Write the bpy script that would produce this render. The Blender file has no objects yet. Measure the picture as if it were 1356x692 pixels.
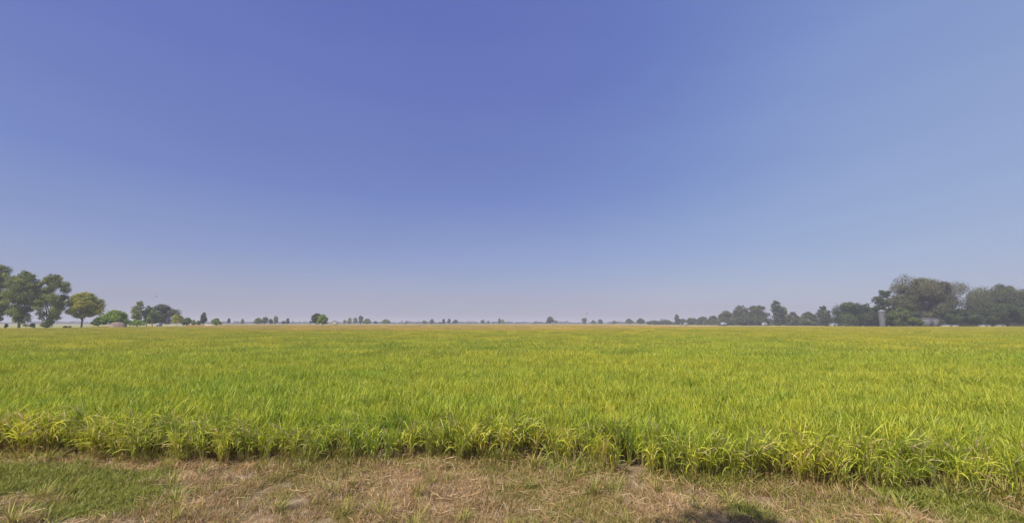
import bpy, math, random
import numpy as np
from mathutils import Vector

random.seed(7)
rng = np.random.default_rng(11)
scene = bpy.context.scene
col = scene.collection

# ------------------------------------------------------------------ camera model (photo pixels -> metres)
F = 569.0
H = 2.5
HOR = 427.5
TH = math.atan((HOR - 346.0) / F)

def ray(px, py):
    x = (px - 678.0) / F
    y = -(py - 346.0) / F
    c, s = math.cos(TH), math.sin(TH)
    return np.array([x, c - s * y, s + c * y])

def ground(px, py, z=0.0):
    d = ray(px, py)
    t = (z - H) / d[2]
    return d * t + np.array([0, 0, H])

def at(px, py, Y):
    d = ray(px, py)
    return d * (Y / d[1]) + np.array([0, 0, H])

# ------------------------------------------------------------------ material helpers
def new_mat(name):
    m = bpy.data.materials.new(name)
    m.use_nodes = True
    nt = m.node_tree
    nt.nodes.clear()
    return m, nt

def link(nt, a, b):
    nt.links.new(a, b)

def noise(nt, vec, scale, detail=3.0, rough=0.55):
    n = nt.nodes.new('ShaderNodeTexNoise')
    n.inputs['Scale'].default_value = scale
    n.inputs['Detail'].default_value = detail
    n.inputs['Roughness'].default_value = rough
    if vec is not None:
        link(nt, vec, n.inputs['Vector'])
    return n.outputs['Fac']

def mapping(nt, vec, scale):
    n = nt.nodes.new('ShaderNodeMapping')
    n.inputs['Scale'].default_value = scale
    link(nt, vec, n.inputs['Vector'])
    return n.outputs['Vector']

def position(nt):
    return nt.nodes.new('ShaderNodeNewGeometry').outputs['Position']

def ramp(nt, fac, stops):
    n = nt.nodes.new('ShaderNodeValToRGB')
    el = n.color_ramp.elements
    while len(el) < len(stops):
        el.new(0.5)
    for e, (p, c) in zip(el, stops):
        e.position = p
        e.color = (*c, 1) if len(c) == 3 else c
    link(nt, fac, n.inputs['Fac'])
    return n.outputs['Color']

def mixc(nt, a, b, fac, mode='MIX'):
    n = nt.nodes.new('ShaderNodeMix')
    n.data_type = 'RGBA'
    n.blend_type = mode
    n.clamp_factor = True
    def put(sock, v):
        if isinstance(v, bpy.types.NodeSocket):
            link(nt, v, sock)
        elif isinstance(v, (int, float)):
            sock.default_value = v
        else:
            sock.default_value = (*v, 1)
    put(n.inputs[0], fac)
    put(n.inputs[6], a)
    put(n.inputs[7], b)
    return n.outputs[2]

def math_(nt, op, a, b=None, clamp=False):
    n = nt.nodes.new('ShaderNodeMath')
    n.operation = op
    n.use_clamp = clamp
    for s, v in ((n.inputs[0], a), (n.inputs[1], b)):
        if v is None:
            continue
        if isinstance(v, bpy.types.NodeSocket):
            link(nt, v, s)
        else:
            s.default_value = v
    return n.outputs[0]

def attr_color(nt, name='Col'):
    n = nt.nodes.new('ShaderNodeAttribute')
    n.attribute_name = name
    return n.outputs['Color']

def leaf_shader(nt, color, translucent=0.35, gloss=0.04, rough=0.45):
    d = nt.nodes.new('ShaderNodeBsdfDiffuse')
    t = nt.nodes.new('ShaderNodeBsdfTranslucent')
    link(nt, color, d.inputs['Color'])
    link(nt, color, t.inputs['Color'])
    m = nt.nodes.new('ShaderNodeMixShader')
    m.inputs[0].default_value = translucent
    link(nt, d.outputs[0], m.inputs[1])
    link(nt, t.outputs[0], m.inputs[2])
    last = m.outputs[0]
    if gloss > 0:
        g = nt.nodes.new('ShaderNodeBsdfAnisotropic')
        g.inputs['Roughness'].default_value = rough
        m2 = nt.nodes.new('ShaderNodeMixShader')
        m2.inputs[0].default_value = gloss
        link(nt, last, m2.inputs[1])
        link(nt, g.outputs[0], m2.inputs[2])
        last = m2.outputs[0]
    o = nt.nodes.new('ShaderNodeOutputMaterial')
    link(nt, last, o.inputs['Surface'])

def rice_material(name, ripe=False):
    m, nt = new_mat(name)
    c = attr_color(nt)
    pos = position(nt)
    if not ripe:
        # broad patches of greener and yellower crop, drawn out along the rows
        big = noise(nt, mapping(nt, pos, (0.035, 0.07, 0.0)), 1.0, 4.0, 0.6)
        fine = noise(nt, mapping(nt, pos, (0.5, 0.8, 0.0)), 1.0, 3.0, 0.6)
        f = math_(nt, 'ADD', math_(nt, 'MULTIPLY', big, 0.65), math_(nt, 'MULTIPLY', fine, 0.35))
        tint = ramp(nt, f, [(0.37, (0.76, 0.95, 0.9)), (0.5, (1, 1, 1)), (0.62, (1.15, 1.06, 1.1))])
        c = mixc(nt, c, tint, 1.0, 'MULTIPLY')
        # heads are riper (yellower) further into the field
        sep = nt.nodes.new('ShaderNodeSeparateXYZ')
        link(nt, pos, sep.inputs[0])
        far = nt.nodes.new('ShaderNodeMapRange')
        far.inputs[1].default_value = 15.0
        far.inputs[2].default_value = 110.0
        link(nt, sep.outputs['Y'], far.inputs[0])
        c = mixc(nt, c, mixc(nt, c, (1.20, 0.98, 1.1), 1.0, 'MULTIPLY'), far.outputs[0])
    else:
        big = noise(nt, mapping(nt, pos, (0.01, 0.03, 0.0)), 1.0, 4.0, 0.6)
        tint = ramp(nt, big, [(0.36, (0.85, 0.98, 0.9)), (0.6, (1.08, 1.0, 1.0))])
        c = mixc(nt, c, tint, 1.0, 'MULTIPLY')
    oi = nt.nodes.new('ShaderNodeObjectInfo')
    v = ramp(nt, oi.outputs['Random'], [(0.0, (0.68, 0.76, 0.8)), (1.0, (1.18, 1.12, 1.1))])
    c = mixc(nt, c, v, 1.0, 'MULTIPLY')
    leaf_shader(nt, c, 0.42, 0.02, 0.5)
    return m

def verge_plant_material():
    m, nt = new_mat('verge_grass')
    c = attr_color(nt)
    oi = nt.nodes.new('ShaderNodeObjectInfo')
    v = ramp(nt, oi.outputs['Random'], [(0.0, (0.75, 0.78, 0.8)), (1.0, (1.2, 1.15, 1.1))])
    c = mixc(nt, c, v, 1.0, 'MULTIPLY')
    leaf_shader(nt, c, 0.35, 0.02, 0.5)
    return m

def foliage_material():
    m, nt = new_mat('tree_foliage')
    c = attr_color(nt)
    leaf_shader(nt, c, 0.30, 0.02, 0.5)
    return m

def surface_mat(name, stops, scale, bump=0.0, bscale=None, rough=0.9, stretch=(1, 1, 1), metallic=0.0, object_space=False):
    m, nt = new_mat(name)
    if object_space:
        pos = nt.nodes.new('ShaderNodeTexCoord').outputs['Object']
    else:
        pos = position(nt)
    vec = mapping(nt, pos, stretch)
    f = noise(nt, vec, scale, 6.0, 0.6)
    c = ramp(nt, f, stops)
    p = nt.nodes.new('ShaderNodeBsdfPrincipled')
    p.inputs['Roughness'].default_value = rough
    p.inputs['Metallic'].default_value = metallic
    p.inputs['Specular IOR Level'].default_value = 0.2
    link(nt, c, p.inputs['Base Color'])
    if bump > 0:
        b = nt.nodes.new('ShaderNodeBump')
        b.inputs['Strength'].default_value = 0.7
        b.inputs['Distance'].default_value = bump
        link(nt, noise(nt, vec, bscale or scale * 3, 6.0, 0.65), b.inputs['Height'])
        link(nt, b.outputs[0], p.inputs['Normal'])
    o = nt.nodes.new('ShaderNodeOutputMaterial')
    link(nt, p.outputs[0], o.inputs['Surface'])
    return m

# ------------------------------------------------------------------ mesh helpers
def mesh_from(name, verts, faces_flat, nper, mat, colors=None):
    """verts (N,3); faces_flat: flat index array; nper: vertices per face"""
    me = bpy.data.meshes.new(name)
    verts = np.asarray(verts, np.float32)
    faces_flat = np.asarray(faces_flat, np.int32)
    nf = len(faces_flat) // nper
    me.vertices.add(len(verts))
    me.vertices.foreach_set('co', verts.ravel())
    me.loops.add(len(faces_flat))
    me.loops.foreach_set('vertex_index', faces_flat)
    me.polygons.add(nf)
    me.polygons.foreach_set('loop_start', np.arange(0, nf * nper, nper, dtype=np.int32))
    me.update(calc_edges=True)
    me.validate()
    if colors is not None:
        a = me.color_attributes.new('Col', 'FLOAT_COLOR', 'POINT')
        c4 = np.ones((len(verts), 4), np.float32)
        c4[:, :3] = colors
        a.data.foreach_set('color', c4.ravel())
    if mat:
        me.materials.append(mat)
    return me

def ribbons(base, az, th0, bend, length, width, nseg, c0, c1, colsplit=None, taper=0.9, twist=None, pw=1.4, stemlike=False):
    """vectorised grass ribbons; all args arrays of len n. c0,c1 (n,3) base and tip colour. -> verts, quads, colors"""
    n = len(az)
    S = np.linspace(0, 1, nseg + 1)
    theta = th0[:, None] + bend[:, None] * S[None, :] ** pw
    ds = length[:, None] / nseg
    tm = (theta[:, 1:] + theta[:, :-1]) / 2
    r = np.concatenate([np.zeros((n, 1)), np.cumsum(np.sin(tm) * ds, 1)], 1)
    z = np.concatenate([np.zeros((n, 1)), np.cumsum(np.cos(tm) * ds, 1)], 1)
    ca, sa = np.cos(az)[:, None], np.sin(az)[:, None]
    P = np.stack([base[:, 0:1] + r * ca, base[:, 1:2] + r * sa, base[:, 2:3] + z], -1)
    if twist is None:
        twist = rng.uniform(-0.9, 0.9, n)
    # side = horizontal perpendicular, twisted about the blade
    side_h = np.stack([-sa * np.ones_like(S)[None], ca * np.ones_like(S)[None], np.zeros((n, nseg + 1))], -1)
    nrm = np.stack([-ca * np.cos(theta), -sa * np.cos(theta), np.sin(theta)], -1)
    tw = twist[:, None] * (0.4 + S[None, :])
    side = side_h * np.cos(tw)[..., None] + nrm * np.sin(tw)[..., None]
    if stemlike:
        wprof = np.ones(nseg + 1) * (1 - 0.35 * S)
    else:
        wprof = np.clip(np.sin(np.pi * (0.16 + 0.84 * S)) ** 0.7, 0.06, 1) * (1 - 0.0 * S)
        wprof[-1] = 0.05
    W = width[:, None] * wprof[None, :] * 0.5
    A = P - side * W[..., None]
    B = P + side * W[..., None]
    V = np.stack([A, B], 2).reshape(-1, 3)
    idx = np.arange(n)[:, None] * (nseg + 1) * 2 + np.arange(nseg)[None, :] * 2
    Q = np.stack([idx, idx + 1, idx + 3, idx + 2], -1).reshape(-1)
    g = S[None, :, None] ** 1.0
    C = c0[:, None, :] * (1 - g) + c1[:, None, :] * g
    C = np.repeat(C[:, :, None, :], 2, 2).reshape(-1, 3)
    return V, Q, C, P, theta

class Soup:
    def __init__(self):
        self.V, self.Q, self.C, self.n = [], [], [], 0
    def add(self, V, Q, C, *_):
        self.V.append(V); self.Q.append(Q + self.n); self.C.append(C)
        self.n += len(V)
    def mesh(self, name, mat):
        return mesh_from(name, np.concatenate(self.V), np.concatenate(self.Q), 4, mat, np.concatenate(self.C))

def obj(name, me, parent=None, loc=(0, 0, 0)):
    o = bpy.data.objects.new(name, me)
    col.objects.link(o)
    o.location = loc
    if parent:
        o.parent = parent
    return o

def tag(o, label=None, cat=None, group=None, kind=None):
    if label: o['label'] = label
    if cat: o['category'] = cat
    if group: o['group'] = group
    if kind: o['kind'] = kind
    return o

def thing(name, label, cat, loc, group=None, rz=0.0):
    o = bpy.data.objects.new(name, None)
    col.objects.link(o)
    o.empty_display_size = 0.3
    o.location = loc
    o.rotation_euler[2] = rz
    return tag(o, label, cat, group)

# ------------------------------------------------------------------ scatter (geometry nodes) for what nobody could count
def scatter(name, pts, rots, scales, idx, sources, label, cat):
    me = bpy.data.meshes.new(name)
    me.vertices.add(len(pts))
    me.vertices.foreach_set('co', np.asarray(pts, np.float32).ravel())
    a = me.attributes.new('rot', 'FLOAT_VECTOR', 'POINT')
    a.data.foreach_set('vector', np.asarray(rots, np.float32).ravel())
    a = me.attributes.new('scl', 'FLOAT_VECTOR', 'POINT')
    a.data.foreach_set('vector', np.asarray(scales, np.float32).ravel())
    a = me.attributes.new('idx', 'INT', 'POINT')
    a.data.foreach_set('value', np.asarray(idx, np.int32))
    o = obj(name, me)
    c = bpy.data.collections.new(name + '_sources')
    for i, s in enumerate(sources):
        so = bpy.data.objects.new('%s_source_%02d' % (name, i), s)
        c.objects.link(so)
    ng = bpy.data.node_groups.new(name + '_scatter', 'GeometryNodeTree')
    ng.interface.new_socket('Geometry', in_out='INPUT', socket_type='NodeSocketGeometry')
    ng.interface.new_socket('Geometry', in_out='OUTPUT', socket_type='NodeSocketGeometry')
    N = ng.nodes.new
    gi, go = N('NodeGroupInput'), N('NodeGroupOutput')
    ci = N('GeometryNodeCollectionInfo')
    ci.inputs['Collection'].default_value = c
    ci.inputs['Separate Children'].default_value = True
    ip = N('GeometryNodeInstanceOnPoints')
    ip.inputs['Pick Instance'].default_value = True
    def na(nm, t):
        n = N('GeometryNodeInputNamedAttribute')
        n.data_type = t
        n.inputs['Name'].default_value = nm
        return n.outputs['Attribute']
    m2p = N('GeometryNodeMeshToPoints')
    L = ng.links.new
    L(gi.outputs[0], m2p.inputs['Mesh'])
    L(m2p.outputs[0], ip.inputs['Points'])
    L(ci.outputs[0], ip.inputs['Instance'])
    L(na('idx', 'INT'), ip.inputs['Instance Index'])
    L(na('rot', 'FLOAT_VECTOR'), ip.inputs['Rotation'])
    L(na('scl', 'FLOAT_VECTOR'), ip.inputs['Scale'])
    L(ip.outputs[0], go.inputs[0])
    md = o.modifiers.new('scatter', 'NODES')
    md.node_group = ng
    return tag(o, label, cat, kind='stuff')

# ------------------------------------------------------------------ rice
G1 = np.array([0.330, 0.400, 0.030])
G2 = np.array([0.480, 0.515, 0.048])
G3 = np.array([0.190, 0.290, 0.025])
YEL = np.array([0.60, 0.54, 0.06])
STRAW = np.array([0.52, 0.40, 0.19])
BROWN = np.array([0.28, 0.155, 0.085])
RUST = np.array([0.46, 0.25, 0.11])

def pick(n, cols, w):
    cols = np.array(cols)
    k = rng.choice(len(cols), n, p=np.array(w) / sum(w))
    return cols[k] * rng.uniform(0.82, 1.18, (n, 1))

def rice_clump(edge=False, wild=1.0):
    s = Soup()
    nt_ = 13 if edge else 15
    az = rng.uniform(0, 2 * math.pi, nt_)
    rad = rng.uniform(0.0, 0.05, nt_)
    base = np.stack([np.cos(az) * rad, np.sin(az) * rad, np.zeros(nt_)], 1)
    th0 = rng.uniform(0.02, 0.16, nt_)
    if edge:      # outer plants sprawl towards the open side (-Y)
        k = rng.random(nt_) < 0.55
        az = np.where(k, -math.pi / 2 + rng.normal(0, 0.6, nt_), az)
        th0 = np.where(k, rng.uniform(0.05, 0.42, nt_), th0)
    ln = rng.uniform(0.46, 0.62, nt_)
    c0 = pick(nt_, [BROWN * 1.4, STRAW * 0.9, RUST], [2, 4, 2])
    c1 = pick(nt_, [G1, G2, STRAW * 0.7], [4, 4, 1])
    if edge:
        c0 = pick(nt_, [STRAW * 1.1, YEL * 0.8, RUST], [4, 2, 1.5]); c1 = pick(nt_, [G2, YEL * 0.9, STRAW], [3, 3, 2])
    V, Q, C, P, TT = ribbons(base, az, th0, rng.uniform(0.0, 0.18, nt_), ln, rng.uniform(0.009, 0.014, nt_) * (1.3 if edge else 1), 4, c0, c1, stemlike=True)
    s.add(V, Q, C)
    levels = [(0.25, 'dry'), (0.42, 'low'), (0.62, 'mid'), (0.8, 'mid'), (0.97, 'flag')]
    if edge:
        levels = [(0.22, 'dry'), (0.5, 'fan'), (0.72, 'fan'), (0.9, 'fan'), (0.97, 'flag')]
    for lv, kind in levels:
        n = nt_
        sel = np.ones(n, bool)
        if kind == 'dry':
            sel = rng.random(n) < (0.7 if edge else 0.3)
        elif kind == 'low':
            sel = rng.random(n) < (0.9 if edge else 0.55)
        idx = np.where(sel)[0]
        n = len(idx)
        if n == 0:
            continue
        lvv = np.clip(lv + rng.uniform(-0.08, 0.03, n), 0.05, 1.0)
        fi = lvv * 4
        i0 = np.clip(fi.astype(int), 0, 3)
        fr = (fi - i0)[:, None]
        b = P[idx, i0] * (1 - fr) + P[idx, i0 + 1] * fr
        a = rng.uniform(0, 2 * math.pi, n)
        if edge:
            k = rng.random(n) < 0.6
            a = np.where(k, -math.pi / 2 + rng.normal(0, 0.7, n), a)
        if kind == 'dry':
            t0 = rng.uniform(0.6, 1.3, n); bd = rng.uniform(0.8, 1.8, n); L = rng.uniform(0.15, 0.32, n)
            ca = pick(n, [BROWN, RUST, STRAW], [3, 3, 3]); cb = pick(n, [STRAW, RUST, BROWN * 1.5], [4, 3, 2])
            w = rng.uniform(0.006, 0.012, n)
        elif kind == 'fan':      # long pale blades fanning out over the verge
            t0 = rng.uniform(0.10, 0.62, n); bd = np.where(rng.random(n) < 0.5, rng.uniform(1.3, 2.5, n), rng.uniform(0.15, 0.9, n)); L = rng.uniform(0.32, 0.60, n)
            ca = pick(n, [G1, G2, YEL, G3], [3, 4, 2, 1.5]); cb = pick(n, [G2 * 1.3, YEL * 1.2, STRAW * 1.5, G1], [4, 4, 2, 0.8])
            dr = rng.random(n) < 0.14
            ca[dr] = STRAW; cb[dr] = STRAW * 1.35
            w = rng.uniform(0.013, 0.022, n)
        elif kind == 'low':
            t0 = rng.uniform(0.35, 0.8, n); bd = rng.uniform(0.7, 1.9, n) * wild; L = rng.uniform(0.26, 0.42, n)
            ca = pick(n, [G1, G2, YEL, STRAW], [3, 3, 2, 1.2]); cb = pick(n, [G2, YEL, STRAW], [3, 3, 2])
            w = rng.uniform(0.012, 0.018, n) * (1.25 if edge else 1)
        elif kind == 'mid':
            t0 = rng.uniform(0.15, 0.45, n); bd = rng.uniform(0.25, 1.3, n) * wild; L = rng.uniform(0.30, 0.46, n)
            ca = pick(n, [G1, G2, G3], [5, 4, 2]); cb = pick(n, [G1, G2, YEL, STRAW], [3, 5, 1.2, 0.3])
            w = rng.uniform(0.010, 0.016, n) * (1.35 if edge else 1)
            if edge:
                bd = bd * 1.5; cb = pick(n, [G2, YEL, STRAW, G1], [4, 3, 1.2, 2])
        else:
            t0 = rng.uniform(0.05, 0.3, n); bd = rng.uniform(0.1, 0.8, n) * wild; L = rng.uniform(0.20, 0.36, n)
            ca = pick(n, [G1, G2, G3], [4, 4, 1]); cb = pick(n, [G2, G1, YEL], [5, 2, 1.6])
            w = rng.uniform(0.009, 0.013, n)
        V, Q, C, _, _ = ribbons(b, a, t0, bd, L, w, 5, ca, cb)
        s.add(V, Q, C)
    # drooping seed heads
    sel = np.where(rng.random(nt_) < 0.45)[0]
    n = len(sel)
    if n:
        b = P[sel, -1]
        V, Q, C, PP, _ = ribbons(b, rng.uniform(0, 6.28, n), rng.uniform(0.05, 0.3, n), rng.uniform(1.4, 2.4, n), rng.uniform(0.18, 0.27, n),
                          rng.uniform(0.008, 0.013, n), 5, pick(n, [G2, YEL * 0.8], [1, 1]), pick(n, [YEL, STRAW * 0.9, YEL * 0.8], [3, 2, 2]))
        s.add(V, Q, C)
    return s

def rice_tile(size, spacing, per, hscale, wscale, ripe=False):
    """a square of crop seen from further off: fewer, wider ribbons"""
    s = Soup()
    g = np.arange(-size / 2 + spacing / 2, size / 2, spacing)
    X, Y = np.meshgrid(g, g)
    cx = X.ravel() + rng.uniform(-0.25, 0.25, X.size) * spacing
    cy = Y.ravel() + rng.uniform(-0.25, 0.25, X.size) * spacing
    hh = rng.normal(1, 0.06, X.size)
    ci = np.repeat(np.arange(X.size), per)
    n = len(ci)
    az = rng.uniform(0, 6.283, n)
    rad = rng.uniform(0.0, 0.35, n) * spacing
    up = rng.uniform(0.12, 0.58, n) * hscale
    base = np.stack([cx[ci] + np.cos(az) * rad, cy[ci] + np.sin(az) * rad, up], 1)
    th0 = rng.uniform(0.0, 0.3, n)
    bend = rng.uniform(0.1, 1.3, n)
    droop = rng.random(n) < 0.22
    bend = np.where(droop, rng.uniform(1.4, 2.3, n), bend)
    ln = rng.uniform(0.26, 0.42, n) * hh[ci] * hscale
    w = rng.uniform(0.011, 0.017, n) * wscale
    if ripe:
        c0 = pick(n, [YEL * 0.7, STRAW * 0.8], [1, 1]); c1 = pick(n, [STRAW * [1.35, 1.2, 0.85], STRAW * [1.3, 1.15, 0.55], YEL * [1.05, 1, 1]], [4, 3, 1.6])
    else:
        c0 = pick(n, [G1, G3, G2], [4, 2, 3])
        c1 = pick(n, [G1, G2, YEL, STRAW], [3, 5, 2.2, 0.5])
        c1 = np.where(droop[:, None], pick(n, [YEL, STRAW, G2], [4, 1.5, 2]), c1)
    s.add(*ribbons(base, az, th0, bend, ln, w, 3, c0, c1)[:3])
    return s

# edge of the crop, read off the photo and put on the ground
edge_px = [(-260, 609), (0, 609), (100, 612), (200, 615), (300, 617), (360, 618), (420, 616), (520, 613), (600, 614), (678, 616), (760, 621), (840, 634), (950, 640), (1050, 648), (1150, 654), (1250, 661), (1356, 668), (1500, 676)]
edge_xy = np.array([ground(*p)[:2] for p in edge_px])
edge_xy = edge_xy[np.argsort(edge_xy[:, 0])]
ex = np.concatenate([[-60], edge_xy[:, 0], [40]])
ey = np.concatenate([[edge_xy[0, 1] + 0.3], edge_xy[:, 1], [edge_xy[-1, 1] - 0.5]])
def edge_y(x):
    return np.interp(x, ex, ey)

def rice_crop():
    mat = rice_material('rice_leaf')
    src = [rice_clump(True, 1.1).mesh('rice_edge_clump_%d' % i, mat) for i in range(7)]
    src += [rice_clump(False, 0.9).mesh('rice_clump_%d' % i, mat) for i in range(8)]
    tiles = [rice_tile(2.0, 0.2, 17, 1.0, 1.15).mesh('rice_tile_%d' % i, mat) for i in range(5)]
    tiles6 = [rice_tile(6.0, 0.3, 13, 1.0, 2.2).mesh('rice_wide_tile_%d' % i, mat) for i in range(4)]
    ne, nc, nti, nt6 = 7, 8, 5, 4
    src += tiles + tiles6
    SP = 0.19
    xs = np.arange(-34, 34, SP)
    P, R, S_, I = [], [], [], []
    NEAR = 24.0
    nrow = int((NEAR - 5) / SP)
    X, K = np.meshgrid(xs, np.arange(nrow))
    wob = 0.10 * np.sin(X * 1.3) + 0.07 * np.sin(X * 3.1 + 1) + 0.04 * np.sin(X * 7.7)
    Y = edge_y(X) + 0.02 + wob * 0.8 + K * SP
    keep = (Y < NEAR) & (np.abs(X) < 1.32 * Y + 2.5)
    # a few plants of the outer rows are missing
    miss = (K < 1) & (rng.random(X.shape) < 0.22)
    miss |= (K < 5) & (rng.random(X.shape) < 0.24)
    miss |= (K < 3) & (np.abs(X - ground(838, 628)[0]) < 0.13)
    keep &= ~miss
    X, Y, K = X[keep], Y[keep], K[keep]
    n = len(X)
    X = X + rng.normal(0, 0.022, n); Y = Y + rng.normal(0, 0.022, n)
    isedge = K < 4
    rot = np.where(isedge, rng.normal(0, 0.45, n), rng.uniform(0, 6.283, n))
    idx = np.where(isedge, rng.integers(0, ne, n), rng.integers(ne, ne + nc, n))
    hf = 0.95 + 0.10 * vnoise(X, Y, 41, 0.9) + 0.05 * vnoise(X, Y, 42, 4.0)
    sc = rng.normal(1.0, 0.07, n) * hf * np.where(K < 1, 0.86, 1.0) * np.where(K < 5, rng.uniform(0.80, 1.04, n), 1.0)
    P.append(np.stack([X, Y, np.zeros(n)], 1)); R.append(np.stack([rng.normal(0, 0.03, n), rng.normal(0, 0.03, n), rot], 1))
    S_.append(np.stack([sc, sc, sc], 1)); I.append(idx)
    # middle field
    MID = 120.0
    X, Y = np.meshgrid(np.arange(-160, 160, 2.0), np.arange(NEAR + 1.0, MID, 2.0))
    X, Y = X.ravel(), Y.ravel()
    keep = (np.abs(X) < 1.30 * Y + 6) & (Y < far_edge(X, Y))
    X, Y = X[keep], Y[keep]; n = len(X)
    P.append(np.stack([X, Y, np.zeros(n)], 1)); R.append(np.stack([np.zeros(n), np.zeros(n), rng.integers(0, 4, n) * math.pi / 2], 1))
    zz = rng.normal(1, 0.035, n)
    S_.append(np.stack([np.ones(n) * 1.01, np.ones(n) * 1.01, zz], 1)); I.append(rng.integers(ne + nc, ne + nc + nti, n))
    # far field
    X, Y = np.meshgrid(np.arange(-460, 460, 6.0), np.arange(MID + 2.5, 330, 6.0))
    X, Y = X.ravel(), Y.ravel()
    keep = (np.abs(X) < 1.30 * Y + 12) & (Y < far_edge(X, Y))
    X, Y = X[keep], Y[keep]; n = len(X)
    P.append(np.stack([X, Y, np.zeros(n)], 1)); R.append(np.stack([np.zeros(n), np.zeros(n), rng.integers(0, 4, n) * math.pi / 2], 1))
    zz = rng.normal(1, 0.03, n)
    S_.append(np.stack([np.ones(n) * 1.01, np.ones(n) * 1.01, zz], 1)); I.append(rng.integers(ne + nc + nti, ne + nc + nti + nt6, n))
    return scatter('rice_crop', np.concatenate(P), np.concatenate(R), np.concatenate(S_), np.concatenate(I), src,
            'green and yellow rice crop filling the field', 'rice')

def far_edge(X, Y):
    # where the green crop ends, by bearing from the road: left before the tall trees, middle at the ripe field, right at the wood
    return np.interp(X / Y, [-1.4, -1.05, -0.95, -0.84, -0.72, -0.60, 0.05, 0.25, 0.42, 0.6, 1.4], [158, 158, 185, 215, 165, 114, 112, 125, 165, 225, 225]) + 3 * vnoise(X, Y, 51, 0.06)

def ripe_crop():
    mat = rice_material('ripe_rice_leaf', True)
    src = [rice_tile(6.0, 0.3, 11, 1.0, 2.4, True).mesh('ripe_tile_%d' % i, mat) for i in range(4)]
    X, Y = np.meshgrid(np.arange(-560, 560, 6.0), np.arange(104.5, 470, 6.0))
    X, Y = X.ravel(), Y.ravel()
    keep = (np.abs(X) < 1.25 * Y + 12) & (Y >= far_edge(X, Y))
    keep &= ~(X / Y < -0.95)                                # grass plots under the left-hand trees
    keep &= ~((X / Y < -0.74) & (Y > 222))
    keep &= ~((X > 95) & (Y > 225))
    X, Y = X[keep], Y[keep]; n = len(X)
    zz = rng.normal(0.97, 0.03, n)
    return scatter('ripe_rice', np.stack([X, Y, np.zeros(n)], 1),
            np.stack([np.zeros(n), np.zeros(n), rng.integers(0, 4, n) * math.pi / 2], 1),
            np.stack([np.ones(n) * 1.01, np.ones(n) * 1.01, zz], 1), rng.integers(0, 4, n), src,
            'golden ripe rice plot beyond the green crop', 'rice')

# ------------------------------------------------------------------ verge grass and straw litter
VG1 = np.array([0.27, 0.30, 0.045]); VG2 = np.array([0.31, 0.33, 0.055]); VG3 = np.array([0.13, 0.17, 0.03])
VS1 = np.array([0.58, 0.41, 0.18]); VS2 = np.array([0.46, 0.275, 0.135]); VS3 = np.array([0.76, 0.63, 0.40]); VB = np.array([0.20, 0.13, 0.065])

def tuft(kind):
    s = Soup()
    if kind == 'green':
        n = 42; L = (0.05, 0.13); th = (0.1, 1.1); bd = (0.2, 1.2); w = (0.004, 0.008); R_ = 0.09
        c0 = pick(n, [VG3, VG1, VB], [3, 3, 1]); c1 = pick(n, [VG1, VG2, VS1], [4, 4, 1.3])
    elif kind == 'olive':
        n = 46; L = (0.04, 0.12); th = (0.05, 0.9); bd = (0.1, 1.0); w = (0.003, 0.006); R_ = 0.10
        c0 = pick(n, [VB, VG1 * 0.9, VS2], [2, 2, 2]); c1 = pick(n, [VG2, VS1 * 0.8, VS2, VG1], [3, 3, 2, 2])
    elif kind == 'dry':
        n = 40; L = (0.05, 0.16); th = (0.2, 1.35); bd = (0.1, 1.0); w = (0.003, 0.006); R_ = 0.10
        c0 = pick(n, [VB, VS2], [2, 2]); c1 = pick(n, [VS1, VS2, VS3, VG2], [4, 3, 2, 1])
    elif kind == 'tall':
        n = 30; L = (0.15, 0.32); th = (0.05, 0.6); bd = (0.3, 1.3); w = (0.005, 0.009); R_ = 0.06
        c0 = pick(n, [VG1, VB], [2, 1]); c1 = pick(n, [VG2, VG2 * 1.3, VS1, YEL * 0.8], [3, 2, 2, 1])
    else:   # litter: straws lying about
        n = 9; L = (0.08, 0.26); th = (1.3, 1.60); bd = (-0.4, 0.3); w = (0.003, 0.007); R_ = 0.12
        c0 = pick(n, [VS2, VS1, VS3], [2, 3, 1.5]); c1 = pick(n, [VS1, VS3, VS2], [3, 2, 2])
    az = rng.uniform(0, 6.283, n)
    r = R_ * np.sqrt(rng.random(n)); a2 = rng.uniform(0, 6.283, n)
    z0 = rng.uniform(0.012, 0.07, n) if kind == 'litter' else np.zeros(n) - 0.005
    base = np.stack([np.cos(a2) * r, np.sin(a2) * r, z0], 1)
    s.add(*ribbons(base, az, rng.uniform(*th, n), rng.uniform(*bd, n), rng.uniform(*L, n), rng.uniform(*w, n), 3, c0, c1)[:3])
    return s

def vnoise(x, y, seed, sc):
    r = np.random.default_rng(seed)
    v = np.zeros_like(x)
    for k in range(6):
        a = r.uniform(0, 6.283); f = sc * (1.6 ** (k % 4)) ; p = r.uniform(0, 6.283)
        v += np.sin((x * math.cos(a) + y * math.sin(a)) * f + p) / (1 + 0.4 * (k % 4))
    return v / 3.2

def verge_height(x, y):
    return 0.035 * vnoise(x, y, 3, 1.3) + 0.02 * vnoise(x, y, 4, 4.0) + 0.0

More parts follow.
